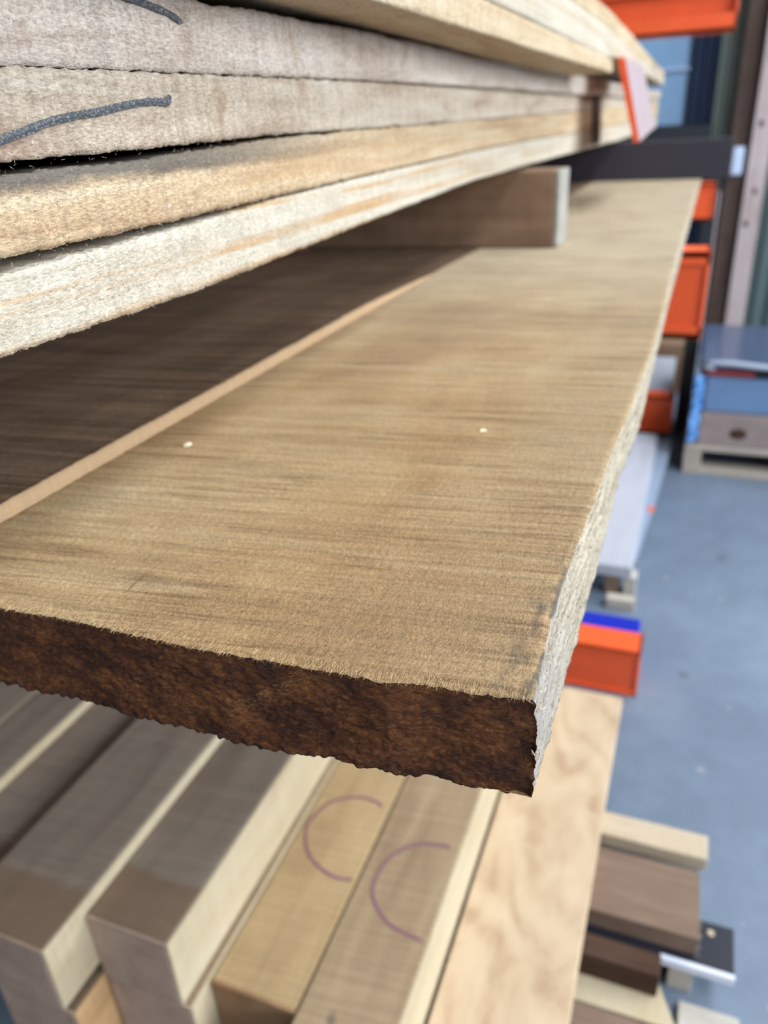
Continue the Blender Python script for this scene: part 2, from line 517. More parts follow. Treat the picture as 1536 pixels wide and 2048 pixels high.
def plank(name, xr, zb, zt, y0, y1, width, mat, rough=0.0006, nzs=10, seed=0.0, wane=0.0):
    """a long sawn board along Y whose right side follows xr(y) and whose faces follow zb(y), zt(y)"""
    org = (xr(0.5) - width / 2, (y0 + y1) / 2, zb(0.5))
    org = (xr(0.3), 0.2, zb(0.3))
    bm = bmesh.new()
    rings = []
    for y in stations(y0, y1):
        x, b, t = xr(y), zb(y), zt(y)
        ring = []
        for j in range(nzs + 1):
            f = j / nzs
            z = b + (t - b) * f
            edge = 1.0 if 0 < j < nzs else 2.2
            dx = rough * 0.8 * nz(y * 420 + seed, f * 13, 1.3) * edge + rough * 1.6 * nz(y * 60 + seed, f * 3, 4.1)
            dz = 0.0
            if j == 0:
                dz = rough * 1.2 * nz(y * 330 + seed, 7.7) + rough * 0.9 * nz(y * 90 + seed, 2.1)
                dx -= 0.0006
            if j == nzs:
                dz = rough * 1.5 * nz(y * 260 + seed, 3.3) - wane * max(0, nz(y * 14 + seed, 9.9))
                dx -= 0.0006 + wane * 0.6 * max(0, nz(y * 14 + seed, 9.9))
            ring.append(bm.verts.new((x + dx - org[0], y - org[1], z + dz - org[2])))
        ring.append(bm.verts.new((x - width - org[0], y - org[1], t - org[2])))
        ring.append(bm.verts.new((x - width - org[0], y - org[1], b - org[2])))
        rings.append(ring)
    n = len(rings[0])
    for a, c in zip(rings[:-1], rings[1:]):
        for j in range(n):
            k = (j + 1) % n
            bm.faces.new((a[j], c[j], c[k], a[k])).smooth = j < nzs
    bm.faces.new(rings[0])
    bm.faces.new(list(reversed(rings[-1])))
    o = link(name, to_mesh(bm, name), mat, None, (org[0], org[1], org[2] + H))
    o['_o'] = org
    return o


def ribbon(name, pts, width, mat, parent, normal, thick=0.0004):
    """a crayon stroke: a thin raised strip along pts lying on a face of the parent"""
    org = Vector(parent['_o'])
    P = [Vector(p) for p in pts]
    Q = []
    for i in range(len(P) - 1):                       # Catmull-Rom smoothing
        p0, p1, p2, p3 = P[max(i - 1, 0)], P[i], P[i + 1], P[min(i + 2, len(P) - 1)]
        for k in range(8):
            t = k / 8
            Q.append(0.5 * ((2 * p1) + (p2 - p0) * t + (2 * p0 - 5 * p1 + 4 * p2 - p3) * t * t + (3 * p1 - p0 - 3 * p2 + p3) * t ** 3))
    Q.append(P[-1])
    nrm = Vector(normal)
    bm = bmesh.new()
    rows = []
    for i, q in enumerate(Q):
        d = (Q[min(i + 1, len(Q) - 1)] - Q[max(i - 1, 0)]).normalized()
        s = d.cross(nrm).normalized()
        w = width * (0.5 + 0.16 * nz(i * 0.7, 3.1) + 0.1 * nz(i * 2.3, 5.1))
        if i == 0 or i == len(Q) - 1:
            w *= 0.4
        rows.append([bm.verts.new(q + s * w - org), bm.verts.new(q + nrm * thick - org), bm.verts.new(q - s * w - org)])
    for a, b in zip(rows[:-1], rows[1:]):
        bm.faces.new((a[0], b[0], b[1], a[1]))
        bm.faces.new((a[1], b[1], b[2], a[2]))
    return link(name, to_mesh(bm, name), mat, parent)


def hairs(name, items, mat, parent):
    """torn wood fibres: items = (base, tip direction, length, width)"""
    org = Vector(parent['_o'])
    verts, faces = [], []
    for p, d, L, w in items:
        p = Vector(p) - org
        d = Vector(d).normalized()
        s = d.cross(Vector((random.uniform(-1, 1), random.uniform(-1, 1), random.uniform(-1, 1)))).normalized() * (w / 2)
        u = d.cross(s).normalized() * (w / 2)
        k = len(verts)
        bend = u * random.uniform(-1.5, 1.5)
        mid = p + d * (L * 0.55) + bend
        tip = p + d * L - bend * 0.6
        verts += [p + s, p - s * 0.5 + u, p - s * 0.5 - u, mid + s * 0.7, mid - s * 0.35 + u * 0.7, mid - s * 0.35 - u * 0.7, tip]
        for a, b in ((0, 1), (1, 2), (2, 0)):
            faces += [(k + a, k + b, k + b + 3, k + a + 3), (k + a + 3, k + b + 3, k + 6)]
    me = bpy.data.meshes.new(name)
    me.from_pydata([tuple(v) for v in verts], [], faces)
    me.update()
    return link(name, me, mat, parent)


# ================================================================== THE HALL
structure(boxes('floor', [(-1.8, 4.6, -4.2, 5.9, -1.36, -1.3)], M['floor'], bev=0))
structure(boxes('wall_left', [(-1.9, -1.8, -4.2, 5.9, -1.3, 3.1)], M['wall'], bev=0))
structure(boxes('wall_front', [(-1.8, 4.6, -4.3, -4.2, -1.3, 3.1)], M['roof'], bev=0))
# the right-hand wall with its long high window opening, and the roof with its long skylight
structure(boxes('wall_right', [(4.5, 4.6, -4.2, 5.9, -1.3, 0.4), (4.5, 4.6, -4.2, 5.9, 2.4, 3.1), (4.5, 4.6, -4.2, -3.0, 0.4, 2.4), (4.5, 4.6, 5.0, 5.9, 0.4, 2.4)], M['wall'], bev=0))
structure(boxes('ceiling', [(-1.9, 1.5, -4.3, 6.0, 3.1, 3.2), (2.8, 4.6, -4.3, 6.0, 3.1, 3.2), (1.5, 2.8, -4.3, -2.6, 3.1, 3.2), (1.5, 2.8, 5.4, 6.0, 3.1, 3.2)], M['roof'], bev=0))
wb = boxes('wall_back', [(-1.8, 4.6, 5.8, 5.9, -1.3, 3.1)], M['sage'], bev=0)
structure(wb)

# corrugated cladding panels on the back wall
def corrugated(name, x0, x1, z0, z1, y, mat, pitch=0.06, depth=0.02):
    bm = bmesh.new()
    org = ((x0 + x1) / 2, y, z0)
    prev = None
    n = max(2, int((x1 - x0) / pitch * 4))
    for i in range(n + 1):
        x = x0 + (x1 - x0) * i / n
        yy = y - depth * (0, 0, 1, 1)[i % 4]
        a = bm.verts.new((x - org[0], yy - org[1], 0))
        b = bm.verts.new((x - org[0], yy - org[1], z1 - z0))
        c = bm.verts.new((x - org[0], y + 0.03 - org[1], 0))
        d = bm.verts.new((x - org[0], y + 0.03 - org[1], z1 - z0))
        if prev:
            bm.faces.new((prev[0], a, b, prev[1]))
            bm.faces.new((prev[2], prev[3], d, c))
            bm.faces.new((prev[1], b, d, prev[3]))
            bm.faces.new((prev[0], prev[2], c, a))
        else:
            bm.faces.new((a, b, d, c))
        prev = (a, b, c, d)
    bm.faces.new((prev[0], prev[2], prev[3], prev[1]))
    return link(name, to_mesh(bm, name), mat, None, (org[0], org[1], org[2] + H))


w1 = boxes('window_1', [(-1.2, -0.195, 5.60, 5.64, -0.07, 0.95)], M['glass'], bev=0.003)
structure(w1)
fr = boxes('window_frame', [(-1.25, -0.17, 5.56, 5.60, 0.95, 1.0), (-0.7, -0.68, 5.57, 5.60, -0.05, 0.95), (-1.2, -0.195, 5.575, 5.60, 0.225, 0.235)], M['tag'], w1)
structure(tag(boxes('trim_1', [(-1.6, -0.03, 5.46, 5.62, -0.16, -0.075)], M['steel']), None, None))
structure(corrugated('trim_2', -0.195, -0.035, -0.075, 1.0, 5.58, M['deep'], 0.05, 0.015))
structure(corrugated('trim_3', -0.035, 0.075, -0.9, 1.2, 5.56, M['sage'], 0.05, 0.02))
structure(corrugated('trim_4', 0.31, 1.6, -1.3, 1.2, 5.56, M['teal'], 0.09, 0.025))
structure(corrugated('trim_5', -0.2, -0.035, -1.3, -0.16, 5.58, M['deep'], 0.05, 0.015))

dp = boxes('wall_post', [(0.08, 0.182, 5.40, 5.55, -1.3, 1.3)], M['brownpost'])
tag(dp, 'dark brown timber post against back wall, left of the pinkish post', 'post')
tg = boxes('paper_tag', [(0.100, 0.158, 5.31, 5.34, -0.345, -0.195), (0.115, 0.143, 5.34, 5.40, -0.30, -0.24)], M['tag'], bev=0.008)
tag(tg, 'small pale blue tag fixed on the dark brown post', 'tag')
pp = boxes('wall_post', [(0.190, 0.296, 5.36, 5.55, -1.3, 1.3)], M['post'], bev=0.004)
tag(pp, 'pinkish grey timber post standing full height at the right of the back wall', 'post')
for z in (0.24, -0.08, -0.44, -0.62):
    k = bmesh.new()
    bmesh.ops.create_uvsphere(k, u_segments=12, v_segments=6, radius=0.014, matrix=Matrix.Translation((random.uniform(-0.02, 0.02), -0.095, z + 1.3)) @ Matrix.Diagonal((1, 0.25, 1.4, 1)))
    link('knot', to_mesh(k, 'knot'), M['brownpost'], pp)
sl = boxes('slim_batten', [(0.015, 0.060, 5.16, 5.20, -1.3, -0.42)], M['post'])
tag(sl, 'slim pale batten standing upright behind the small farthest orange arm', 'batten')

# ================================================================== THE RACK (orange cantilever arms)
def arm(y, w, zt, h, xe, xb, name='arm', lip=0.022, parent=None, plate=True, rec=0.005):
    """channel arm pointing to +X: two flanges, recessed web, end plate"""
    zb_ = zt - h
    sp = [(xb, xe, y, y + w, zt - 0.012, zt), (xb, xe, y, y + w, zb_, zb_ + 0.012),
          (xb, xe, y + rec, y + rec + 0.01, zb_ + 0.006, zt - 0.006),
          (xb, xe, y, y + 0.012, zt - lip, zt), (xb, xe, y, y + 0.012, zb_, zb_ + lip)]
    if plate:
        sp.append((xe - 0.008, xe, y, y + w, zb_, zt))
    return boxes(name, sp, M['orange'], parent, bev=0.0015)


def rack(y, label, arms):
    r = empty('cantilever_rack', (-1.3, y + 0.05, -1.3))
    tag(r, label, 'rack', 'orange cantilever rack uprights with arms')
    boxes('column', [(-1.36, -1.20, y, y + 0.10, -1.3, 1.4)], M['orange'], r)
    for a in arms:
        arm(y + a[4], a[0], a[1], a[2], a[3], -1.25, 'base_arm' if a[1] < -1 else 'arm', a[5], r, True, 0.03 if a[1] > 0 else 0.005)
    return r


rack(1.69, 'nearer orange rack frame whose arms end beside the wide board and low over the floor',
     [(0.09, -0.246, 0.172, 0.018, -0.005, 0.026), (0.095, -1.172, 0.128, -0.020, -0.075, 0.004)])
rack(3.39, 'farther orange rack frame with the high arm at the top of the picture',
     [(0.09, -0.246, 0.134, 0.020, 0.0, 0.020), (0.10, -1.095, 0.165, -0.034, 0.0, 0.010), (0.12, 0.43, 0.182, 0.016, 0.0, 0.055)])

bs = boxes('blue_beam', [(-0.9, -0.032, 1.735, 1.80, -1.3, -1.19)], M['blue'], bev=0.004)
tag(bs, 'bright blue painted beam on the floor right behind the lower orange arm', 'beam')
dpst = boxes('dark_post', [(-0.022, 0.036, 3.55, 3.64, -1.3, -0.10)], M['steel'], bev=0.006)  # near black upright set in the dark gap beside the pallet
tag(dpst, 'near black upright post beside the wrapped pallet load', 'post')

# ================================================================== MAIN TIER
ZT, ZB = -0.194, -0.2440
TOP = sorted([(-0.362, 0.2150), (-0.2902, 0.2172), (-0.2527, 0.2190), (-0.21, 0.2180), (-0.1739, 0.2180), (-0.1416, 0.2203), (-0.1128, 0.2216), (-0.0975, 0.2209), (-0.0803, 0.2251), (-0.0586, 0.2262), (-0.0390, 0.2288)])
XR = [(0.21, -0.0388), (0.234, -0.0382), (0.253, -0.0399), (0.278, -0.0414), (0.307, -0.0421), (0.346, -0.0413), (0.397, -0.0395), (0.503, -0.0374), (0.5716, -0.0350), (0.7562, -0.0305), (1.2067, -0.0332), (4.2, -0.0345)]
XRB = [(0.21, -0.0378), (0.302, -0.0368), (0.383, -0.0362), (0.55, -0.0370), (0.674, -0.0325), (0.886, -0.0345), (1.212, -0.0352), (4.2, -0.0355)]
XL = -0.3595
BORG = (-0.038, 0.23, ZB)


def yf(x):
    return lerp(x, TOP) + 0.0007 * nz(x * 260, 1.1) + 0.0005 * nz(x * 900, 2.2)


def zbot(x):
    return ZB - 0.0005 + 0.0016 * nz(x * 95, 5.5) + 0.0012 * nz(x * 330, 6.6) + 0.0010 * abs(nz(x * 800, 8.1))


def sidex(y, f, xt):
    xb = lerp(y, XRB) + 0.0008 * nz(y * 70, 6.1)
    bulge = 0.0024 * math.sin(f * math.pi) * (0.6 + 0.4 * nz(y * 9, 1.7))
    return xt + (xb - xt) * f + bulge + 0.0010 * nz(y * 70, f * 9, 2.4) + 0.0007 * nz(y * 380, f * 34, 5.4)


def build_main():
    root = empty('wide_board', (-0.2, 0.23, ZB))
    root['_o'] = BORG
    root.location = (BORG[0], BORG[1], BORG[2] + H)
    tag(root, 'wide thick brown board with dark torn end, nearest the camera in the middle', 'board', 'boards of the middle tier')
    bm = bmesh.new()
    xs = [XL + (0.0 - XL - 0.039) * i / 300 for i in range(301)]
    ts = [0.0]
    while ts[-1] < 3.97:
        d = ts[-1]
        ts.append(min(3.97, d + (0.0028 if d < 0.25 else 0.006 if d < 0.6 else 0.04)))
    rows = []
    for ti, t in enumerate(ts):
        row = []
        use = xs
        for i, x0 in enumerate(use):
            f = i / 300
            y0 = yf(x0)
            fade = max(0.0, 1 - t / 0.25)
            y = y0 + t if fade > 0 else 0.23 + t + (y0 - 0.23) * 0.0
            y = y0 * fade + (1 - fade) * 0.23 + t
            xr = lerp(y, XR) + 0.0006 * nz(y * 45, 3.4) + 0.00035 * nz(y * 300, 8.3)
            x = XL + (xr - XL) * f
            z = ZT + 0.0004 * nz(x * 40, y * 160) + 0.00025 * nz(x * 500, y * 110, 3)
            if t < 0.004:
                z -= 0.0009 * (1 - t / 0.004) * (1 + nz(x * 300, 0.3))
            if f > 0.99:
                z -= 0.0010 * (f - 0.99) / 0.01 * (1 + 0.8 * nz(y * 120, 2.9))
            row.append(bm.verts.new((x - BORG[0], y - BORG[1], z - BORG[2])))
        rows.append(row)
    for a, b in zip(rows[:-1], rows[1:]):
        for i in range(300):
            bm.faces.new((a[i], a[i + 1], b[i + 1], b[i]))
    # right side, torn and slightly hollow
    NS = 22
    srows = []
    for ti, t in enumerate(ts):
        v = rows[ti][-1]
        y = v.co.y + BORG[1]
        xt, zt = v.co.x + BORG[0], v.co.z + BORG[2]
        srow = [v]
        for j in range(1, NS + 1):
            f = j / NS
            x = sidex(y, f, xt)
            z = zt + (zbot(-0.039) - zt) * f if ti == 0 else zt + (ZB + 0.0008 * nz(y * 300, 7.1) - zt) * f
            yy = y
            srow.append(bm.verts.new((x - BORG[0], yy - BORG[1], z - BORG[2])))
        srows.append(srow)
    for a, b in zip(srows[:-1], srows[1:]):
        for j in range(NS):
            bm.faces.new((a[j], a[j + 1], b[j + 1], b[j]))
    # bottom, left side, far end
    bl0 = bm.verts.new((XL - BORG[0], rows[0][0].co.y + 0.002, 0.0))
    bl1 = bm.verts.new((XL - BORG[0], rows[-1][0].co.y, 0.0))
    for a, b in zip(srows[:-1], srows[1:]):
        pass
    bm.faces.new([s[-1] for s in srows] + [bl1, bl0])
    bm.faces.new([r[0] for r in rows] + [bl1, bl0])
    bm.faces.new(list(rows[-1]) + srows[-1][1:] + [bl1])
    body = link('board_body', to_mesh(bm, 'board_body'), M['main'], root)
    # torn end face
    bm = bmesh.new()
    nzv = 44
    cols = []
    for i, x0 in enumerate(xs):
        y0 = yf(x0)
        zb = zbot(x0)
        ztop = ZT - 0.0009 * (1 + nz(x0 * 300, 0.3)) + 0.0004 * nz(x0 * 40, y0 * 160)
        c = []
        xr = lerp(y0, XR) + 0.0006 * nz(y0 * 45, 3.4)
        for j in range(nzv + 1):
            f = j / nzv
            x = XL + (sidex(lerp(-0.039, TOP), 1 - f, xr) + 0.0003 - XL) * (i / 300)
            z = zb + (ztop - zb) * f
            inner = math.sin(min(1.0, f * 1.02) * math.pi) ** 0.35 if 0 < f < 1 else 0.0
            d = 0.0016 * nz(x * 50, z * 80, 1.0) + 0.0009 * nz(x * 170 + z * 120, z * 260, 2.0) + 0.0008 * nz(x * 520, z * 620, 3.0)
            d += 0.0022 * max(0, 1 - f * 12) * nz(x * 240, 8.0)
            y1_ = lerp(x0, TOP)
            y1_ += (y0 - y1_) * max(0.0, (f - 0.8) / 0.2)
            yy = y1_ - d * (inner if f > 0.5 else 1.0) + 0.0007
            if i == 300:
                yy = y0 - 0.0002
            c.append(bm.verts.new((x - BORG[0], yy - BORG[1], z - BORG[2])))
        cols.append(c)
    for a, b in zip(cols[:-1], cols[1:]):
        for j in range(nzv):
            bm.faces.new((a[j], b[j], b[j + 1], a[j + 1]))
    # a shallow return under the board so that the end has depth
    under = [bm.verts.new((c[0].co.x, c[0].co.y + 0.012, c[0].co.z + 0.0012)) for c in cols]
    for i in range(300):
        bm.faces.new((cols[i][0], under[i], under[i + 1], cols[i + 1][0]))
    me = bpy.data.meshes.new('end_grain')
    bm.normal_update()
    bm.to_mesh(me)
    bm.free()
    eg = link('end_grain', me, M['end'], root)
    eg['label'] = 'dark reddish brown torn end grain'
    # fuzz
    it = []
    for _ in range(1700):
        x = random.uniform(-0.355, -0.0395)
        y = yf(x)
        it.append(((x, y + random.uniform(0.000, 0.006), ZT + 0.0001), (random.uniform(-0.12, 0.25), -1, random.uniform(-0.10, 0.12)), random.uniform(0.0010, 0.0042), random.uniform(0.00010, 0.00022)))
    for _ in range(420):
        x = random.uniform(-0.355, -0.0395)
        it.append(((x, yf(x) + 0.001, ZT - 0.0006), (random.uniform(-0.6, 0.6), -0.5, -1), random.uniform(0.0008, 0.003), 0.00016))
    for _ in range(110):
        t = random.random()
        x = -0.168 + 0.036 * t + random.gauss(0, 0.0022)
        z = -0.2255 + 0.027 * t + random.gauss(0, 0.0016)
        it.append(((x, yf(x) - 0.0012, z), (1, random.uniform(-0.5, 0.1), 0.75 + random.uniform(-0.4, 0.4)), random.uniform(0.0012, 0.004), 0.00013))
    f1 = hairs('edge_fibres', it, M['fibre'], root)
    f1['kind'] = 'stuff'
    f1['label'] = 'golden torn fibres along the end'
    it = []
    for _ in range(9000):
        t = random.random() ** 1.3 * 0.3
        x = random.uniform(-0.355, -0.042)
        y = yf(x) + t
        a = random.gauss(0, 0.5)
        it.append(((x, y, ZT + 0.0002), (math.sin(a), random.choice((-1, -1, 1)) * math.cos(a), random.uniform(0.05, 0.45)), random.uniform(0.0006, 0.0020), random.uniform(0.00005, 0.00010)))
    f2 = hairs('surface_fuzz', it, M['fibre'], root)
    f2['kind'] = 'stuff'
    it = []
    for _ in range(900):
        y = random.uniform(0.232, 0.5)
        z = random.uniform(ZB, ZT)
        it.append(((lerp(y, XR) + 0.001, y, z), (random.uniform(0.0, 0.7), random.uniform(-1, 1), random.uniform(-0.8, 0.8)), random.uniform(0.0008, 0.003), 0.00012))
    for p, d, L in (((-0.0385, 0.2290, -0.2205), (0.9, -0.8, 0.25), 0.006), ((-0.0385, 0.2290, -0.2215), (1, -0.5, 0.35), 0.008), ((-0.0385, 0.2285, -0.2190), (0.7, -0.9, -0.2), 0.004)):
        it.append((p, d, L, 0.0003))
    f3 = hairs('side_fuzz', it, M['fibrep'], root)
    f3['kind'] = 'stuff'
    return root


build_main()

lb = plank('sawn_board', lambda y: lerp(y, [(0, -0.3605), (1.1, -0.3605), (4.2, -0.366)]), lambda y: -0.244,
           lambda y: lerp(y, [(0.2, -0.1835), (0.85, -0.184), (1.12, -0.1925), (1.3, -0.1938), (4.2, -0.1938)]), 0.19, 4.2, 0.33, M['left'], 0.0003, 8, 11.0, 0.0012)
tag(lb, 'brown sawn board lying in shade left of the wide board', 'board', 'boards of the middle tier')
bm = bmesh.new()
for (x, y, r) in ((-0.1287, 0.4983, 0.0022), (-0.3235, 0.4221, 0.0028)):
    bm = bmesh.new()
    bmesh.ops.create_icosphere(bm, subdivisions=2, radius=r)
    for v in bm.verts:
        v.co = Vector((v.co.x * 1.1, v.co.y * 1.4, max(0, v.co.z * 0.35))) * (1 + 0.4 * nz(v.co.x * 900, v.co.y * 900, x * 50))
    o = link('wood_chip', to_mesh(bm, 'wood_chip'), M['fibrep'], None, (x, y, ZT + 0.0003 + H))
    tag(o, 'tiny pale chip lying mid-width on the wide board' if x > -0.2 else 'tiny pale chip on the wide board close to the raised neighbour board', 'wood chip', 'chips on the wide board')

# cross-timbers between the middle tier and the upper stack
stk = empty('bearer_timber', (-0.6, 1.41, -0.1935))
tag(stk, 'brown weathered cross timber holding the upper stack above the wide board', 'timber')
boxes('timber_body', [(-1.0, -0.236, 1.364, 1.452, -0.1935, -0.0735)], M['sticker'], stk, bev=0.003)
o = boxes('timber_end', [(-0.236, -0.2265, 1.3645, 1.4515, -0.1933, -0.0737)], M['stend'], stk, bev=0.003)
o['label'] = 'greyed sawn end'
db = boxes('bearer_beam', [(-1.0, 0.054, 2.862, 2.96, -0.1935, -0.079)], M['navy'], bev=0.003)
tag(db, 'long near black coated beam across the far part of the tier under the upper stack', 'beam')

# ================================================================== UPPER STACK
def XP(k):
    base = [(0.2, -0.241), (0.35, -0.242), (0.65, -0.255), (1.0, -0.275), (1.4, -0.29), (2.5, -0.298), (3.5, -0.285), (4.3, -0.265)]
    return lambda y: -0.241 + (lerp(y, base) + 0.241) * k


def path(pts):
    return lambda y: lerp(y, pts)


def off(f, d):
    return lambda y: f(y) + d


S1b = path([(0.2, -0.0700), (0.34, -0.0708), (0.65, -0.066), (1.0, -0.0635), (1.36, -0.0665), (2.86, -0.0725), (3.9, -0.060), (4.3, -0.058)])
S21 = path([(0.2, -0.0365), (0.29, -0.036), (0.44, -0.034), (0.655, -0.032), (1.17, -0.029), (1.7, -0.029), (2.76, -0.026), (4.0, -0.015)])
S32 = path([(0.2, -0.0045), (0.31, -0.003), (0.45, 0.0), (0.66, 0.001), (1.17, 0.005), (2.14, 0.016), (4.0, 0.036)])
S43 = path([(0.2, 0.0265), (0.37, 0.029), (0.665, 0.034), (1.17, 0.040), (2.04, 0.046), (4.1, 0.062)])
S4t = path([(0.2, 0.0600), (0.39, 0.0605), (0.5, 0.0625), (0.65, 0.0655), (1.0, 0.0690), (1.2, 0.072), (2.0, 0.0805), (4.2, 0.090)])
GRP = 'boards of the upper stack'
u1 = plank('pine_board', XP(1), S1b, lambda y: S21(y) - lerp(y, [(0.2, 0.0056), (0.3, 0.0042), (0.45, 0.0018), (0.6, 0.0010)]), -0.15, 4.2, 0.34, M['e1'], 0.0007, 14, 1.0)
tag(u1, 'creamy board at the bottom of the upper stack, resting on the cross timber', 'board', GRP)
u2 = plank('pine_board', lambda y: XP(1)(y) - lerp(y, [(0.2, 0.002), (0.7, 0.001), (1.2, 0.0)]), S21, lambda y: S32(y) - lerp(y, [(0.2, 0.0052), (0.45, 0.002), (0.62, 0.0004)]), -0.15, 4.2, 0.34, M['e2'], 0.0007, 14, 2.0, 0.003)
tag(u2, 'yellowish board second from the bottom with a blackened top arris', 'board', GRP)
u3 = plank('pine_board', XP(1), S32, off(S43, -0.0005), -0.15, 4.2, 0.34, M['e3'], 0.0007, 14, 3.0)
tag(u3, 'pinkish beige board third from the bottom with a long charcoal crayon stroke', 'board', GRP)
u4 = plank('pine_board', XP(0.75), S43, S4t, -0.15, 4.2, 0.34, M['e4'], 0.0007, 14, 4.0, 0.003)
tag(u4, 'rose grey board fourth from the bottom, tucked under the overhanging board', 'board', GRP)
P6 = path([(0.2, -0.2), (1.0, -0.2), (1.7, -0.21), (2.5, -0.235), (3.5, -0.245), (4.3, -0.25)])
u5 = plank('pine_board', path([(0.2, -0.197), (1.75, -0.2005)]), path([(0.2, 0.0660), (0.5, 0.0680), (1.0, 0.0698), (1.75, 0.0735)]), path([(0.2, 0.092), (0.93, 0.0945), (1.75, 0.0955)]), -0.15, 1.74, 0.36, M['e5'], 0.0006, 10, 5.0)
tag(u5, 'short tan overhanging board, fifth from the bottom, its underside showing', 'board', GRP)
u6 = plank('pine_board', P6, path([(0.2, 0.0935), (0.93, 0.0960), (1.7, 0.0985), (2.1, 0.117), (4.3, 0.112)]), path([(0.2, 0.139), (1.23, 0.141), (1.84, 0.148), (3.2, 0.150), (4.2, 0.135)]), -0.15, 4.15, 0.36, M['e1'], 0.0006, 10, 6.0)
tag(u6, 'thick pale board second from the top of the upper stack', 'board', GRP)
u7 = plank('pine_board', off(P6, -0.002), path([(0.2, 0.1395), (1.23, 0.142), (1.84, 0.149), (3.2, 0.151), (4.2, 0.136)]), path([(0.2, 0.170), (1.5, 0.172), (2.4, 0.185), (3.9, 0.165), (4.2, 0.16)]), -0.15, 4.15, 0.36, M['e5'], 0.0006, 10, 7.0)
tag(u7, 'tan topmost board of the upper stack', 'board', GRP)

q = ribbon('crayon_mark', [(XP(1)(y) + 0.0012, y, z) for y, z in ((0.222, -0.0015), (0.238, 0.0031), (0.251, 0.0058), (0.265, 0.0088), (0.2827, 0.0111), (0.2951, 0.0122), (0.3159, 0.0150), (0.3343, 0.0162), (0.3438, 0.0160), (0.3459, 0.0190))], 0.0031, M['graph'], u3, (1, 0, 0))
q['label'] = 'dark charcoal crayon stroke'
q = ribbon('crayon_mark', [(XP(0.75)(y) + 0.0012, y, z) for y, z in ((0.318, 0.0562), (0.3316, 0.0549), (0.3454, 0.0534), (0.3563, 0.0519), (0.3657, 0.0495))], 0.0028, M['graph'], u4, (1, 0, 0))
q['label'] = 'short charcoal crayon stroke'
for ub, zb_, zt_, xp, n_ in ((u1, S1b, S21, XP(1), 420), (u2, S21, S32, XP(1), 260), (u3, S32, S43, XP(1), 240), (u4, S43, S4t, XP(0.75), 200)):
    it = []
    for _ in range(n_):
        y = random.uniform(0.2, 0.75)
        it.append(((xp(y) + 0.0002, y, zb_(y) + 0.0006), (random.uniform(-0.2, 0.8), random.uniform(-1, 1), random.uniform(-0.8, 0.3)), random.uniform(0.0005, 0.0017) * (2.2 if random.random() < 0.04 else 1), 0.00010))
    for _ in range(n_ * 3):
        y = random.uniform(0.2, 0.65)
        z = zb_(y) + (zt_(y) - zb_(y)) * random.random()
        it.append(((xp(y) - (0.001 if ub is u2 else 0), y, z), (random.uniform(0.1, 0.8), random.uniform(-1, 1), random.uniform(-1, 1)), random.uniform(0.0006, 0.002), 0.0001))
    h = hairs('edge_fuzz', it, M['fibrep'], ub)
    h['kind'] = 'stuff'

# slanting orange plate hung against the stack, and the dark band across its edges
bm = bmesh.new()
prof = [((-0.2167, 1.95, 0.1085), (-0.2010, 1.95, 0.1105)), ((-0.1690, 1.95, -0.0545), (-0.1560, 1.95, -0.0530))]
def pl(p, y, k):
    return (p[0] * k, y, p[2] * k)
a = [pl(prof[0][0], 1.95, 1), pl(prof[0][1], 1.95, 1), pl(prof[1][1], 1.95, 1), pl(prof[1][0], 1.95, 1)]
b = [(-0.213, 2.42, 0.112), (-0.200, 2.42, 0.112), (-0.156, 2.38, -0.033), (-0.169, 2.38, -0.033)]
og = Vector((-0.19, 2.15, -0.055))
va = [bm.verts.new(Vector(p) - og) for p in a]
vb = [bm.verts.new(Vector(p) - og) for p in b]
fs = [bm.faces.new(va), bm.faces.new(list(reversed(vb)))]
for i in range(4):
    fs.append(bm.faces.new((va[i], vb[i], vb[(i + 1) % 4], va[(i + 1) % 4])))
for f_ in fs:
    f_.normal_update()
fs[3].material_index = 1  # wide face takes the painted glare, the rest stays orange
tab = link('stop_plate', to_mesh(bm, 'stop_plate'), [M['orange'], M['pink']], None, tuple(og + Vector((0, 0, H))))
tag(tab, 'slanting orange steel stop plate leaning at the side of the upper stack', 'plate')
bd = bmesh.new()
def band(y0, y1, th):
    zs = np.linspace(0.066, -0.064, 14)
    L = []
    for z in zs:
        sh = 0.06 * (0.066 - z) / 0.13
        L.append([(XP(1)(y0) + th + 0.004, y0 + sh, z), (XP(1)(y1) + th + 0.004, y1 + sh, z), (XP(1)(y1) + 0.0015, y1 + sh, z), (XP(1)(y0) + 0.0015, y0 + sh, z)])
    return L
L = [[bd.verts.new(Vector(p) - Vector((-0.295, 2.2, -0.064))) for p in r] for r in band(2.17, 2.30, 0.002)]
for r, s in zip(L[:-1], L[1:]):
    for i in range(4):
        bd.faces.new((r[i], r[(i + 1) % 4], s[(i + 1) % 4], s[i]))
bd.faces.new(L[0])
bd.faces.new(L[-1])
bo = link('dark_band', to_mesh(bd, 'dark_band'), M['brownpost'], None, (-0.295, 2.2, -0.064 + H))  # thin dark brown strip laid over the board edges
tag(bo, 'dark brown band across the edges of the upper stack just before the orange plate', 'band')

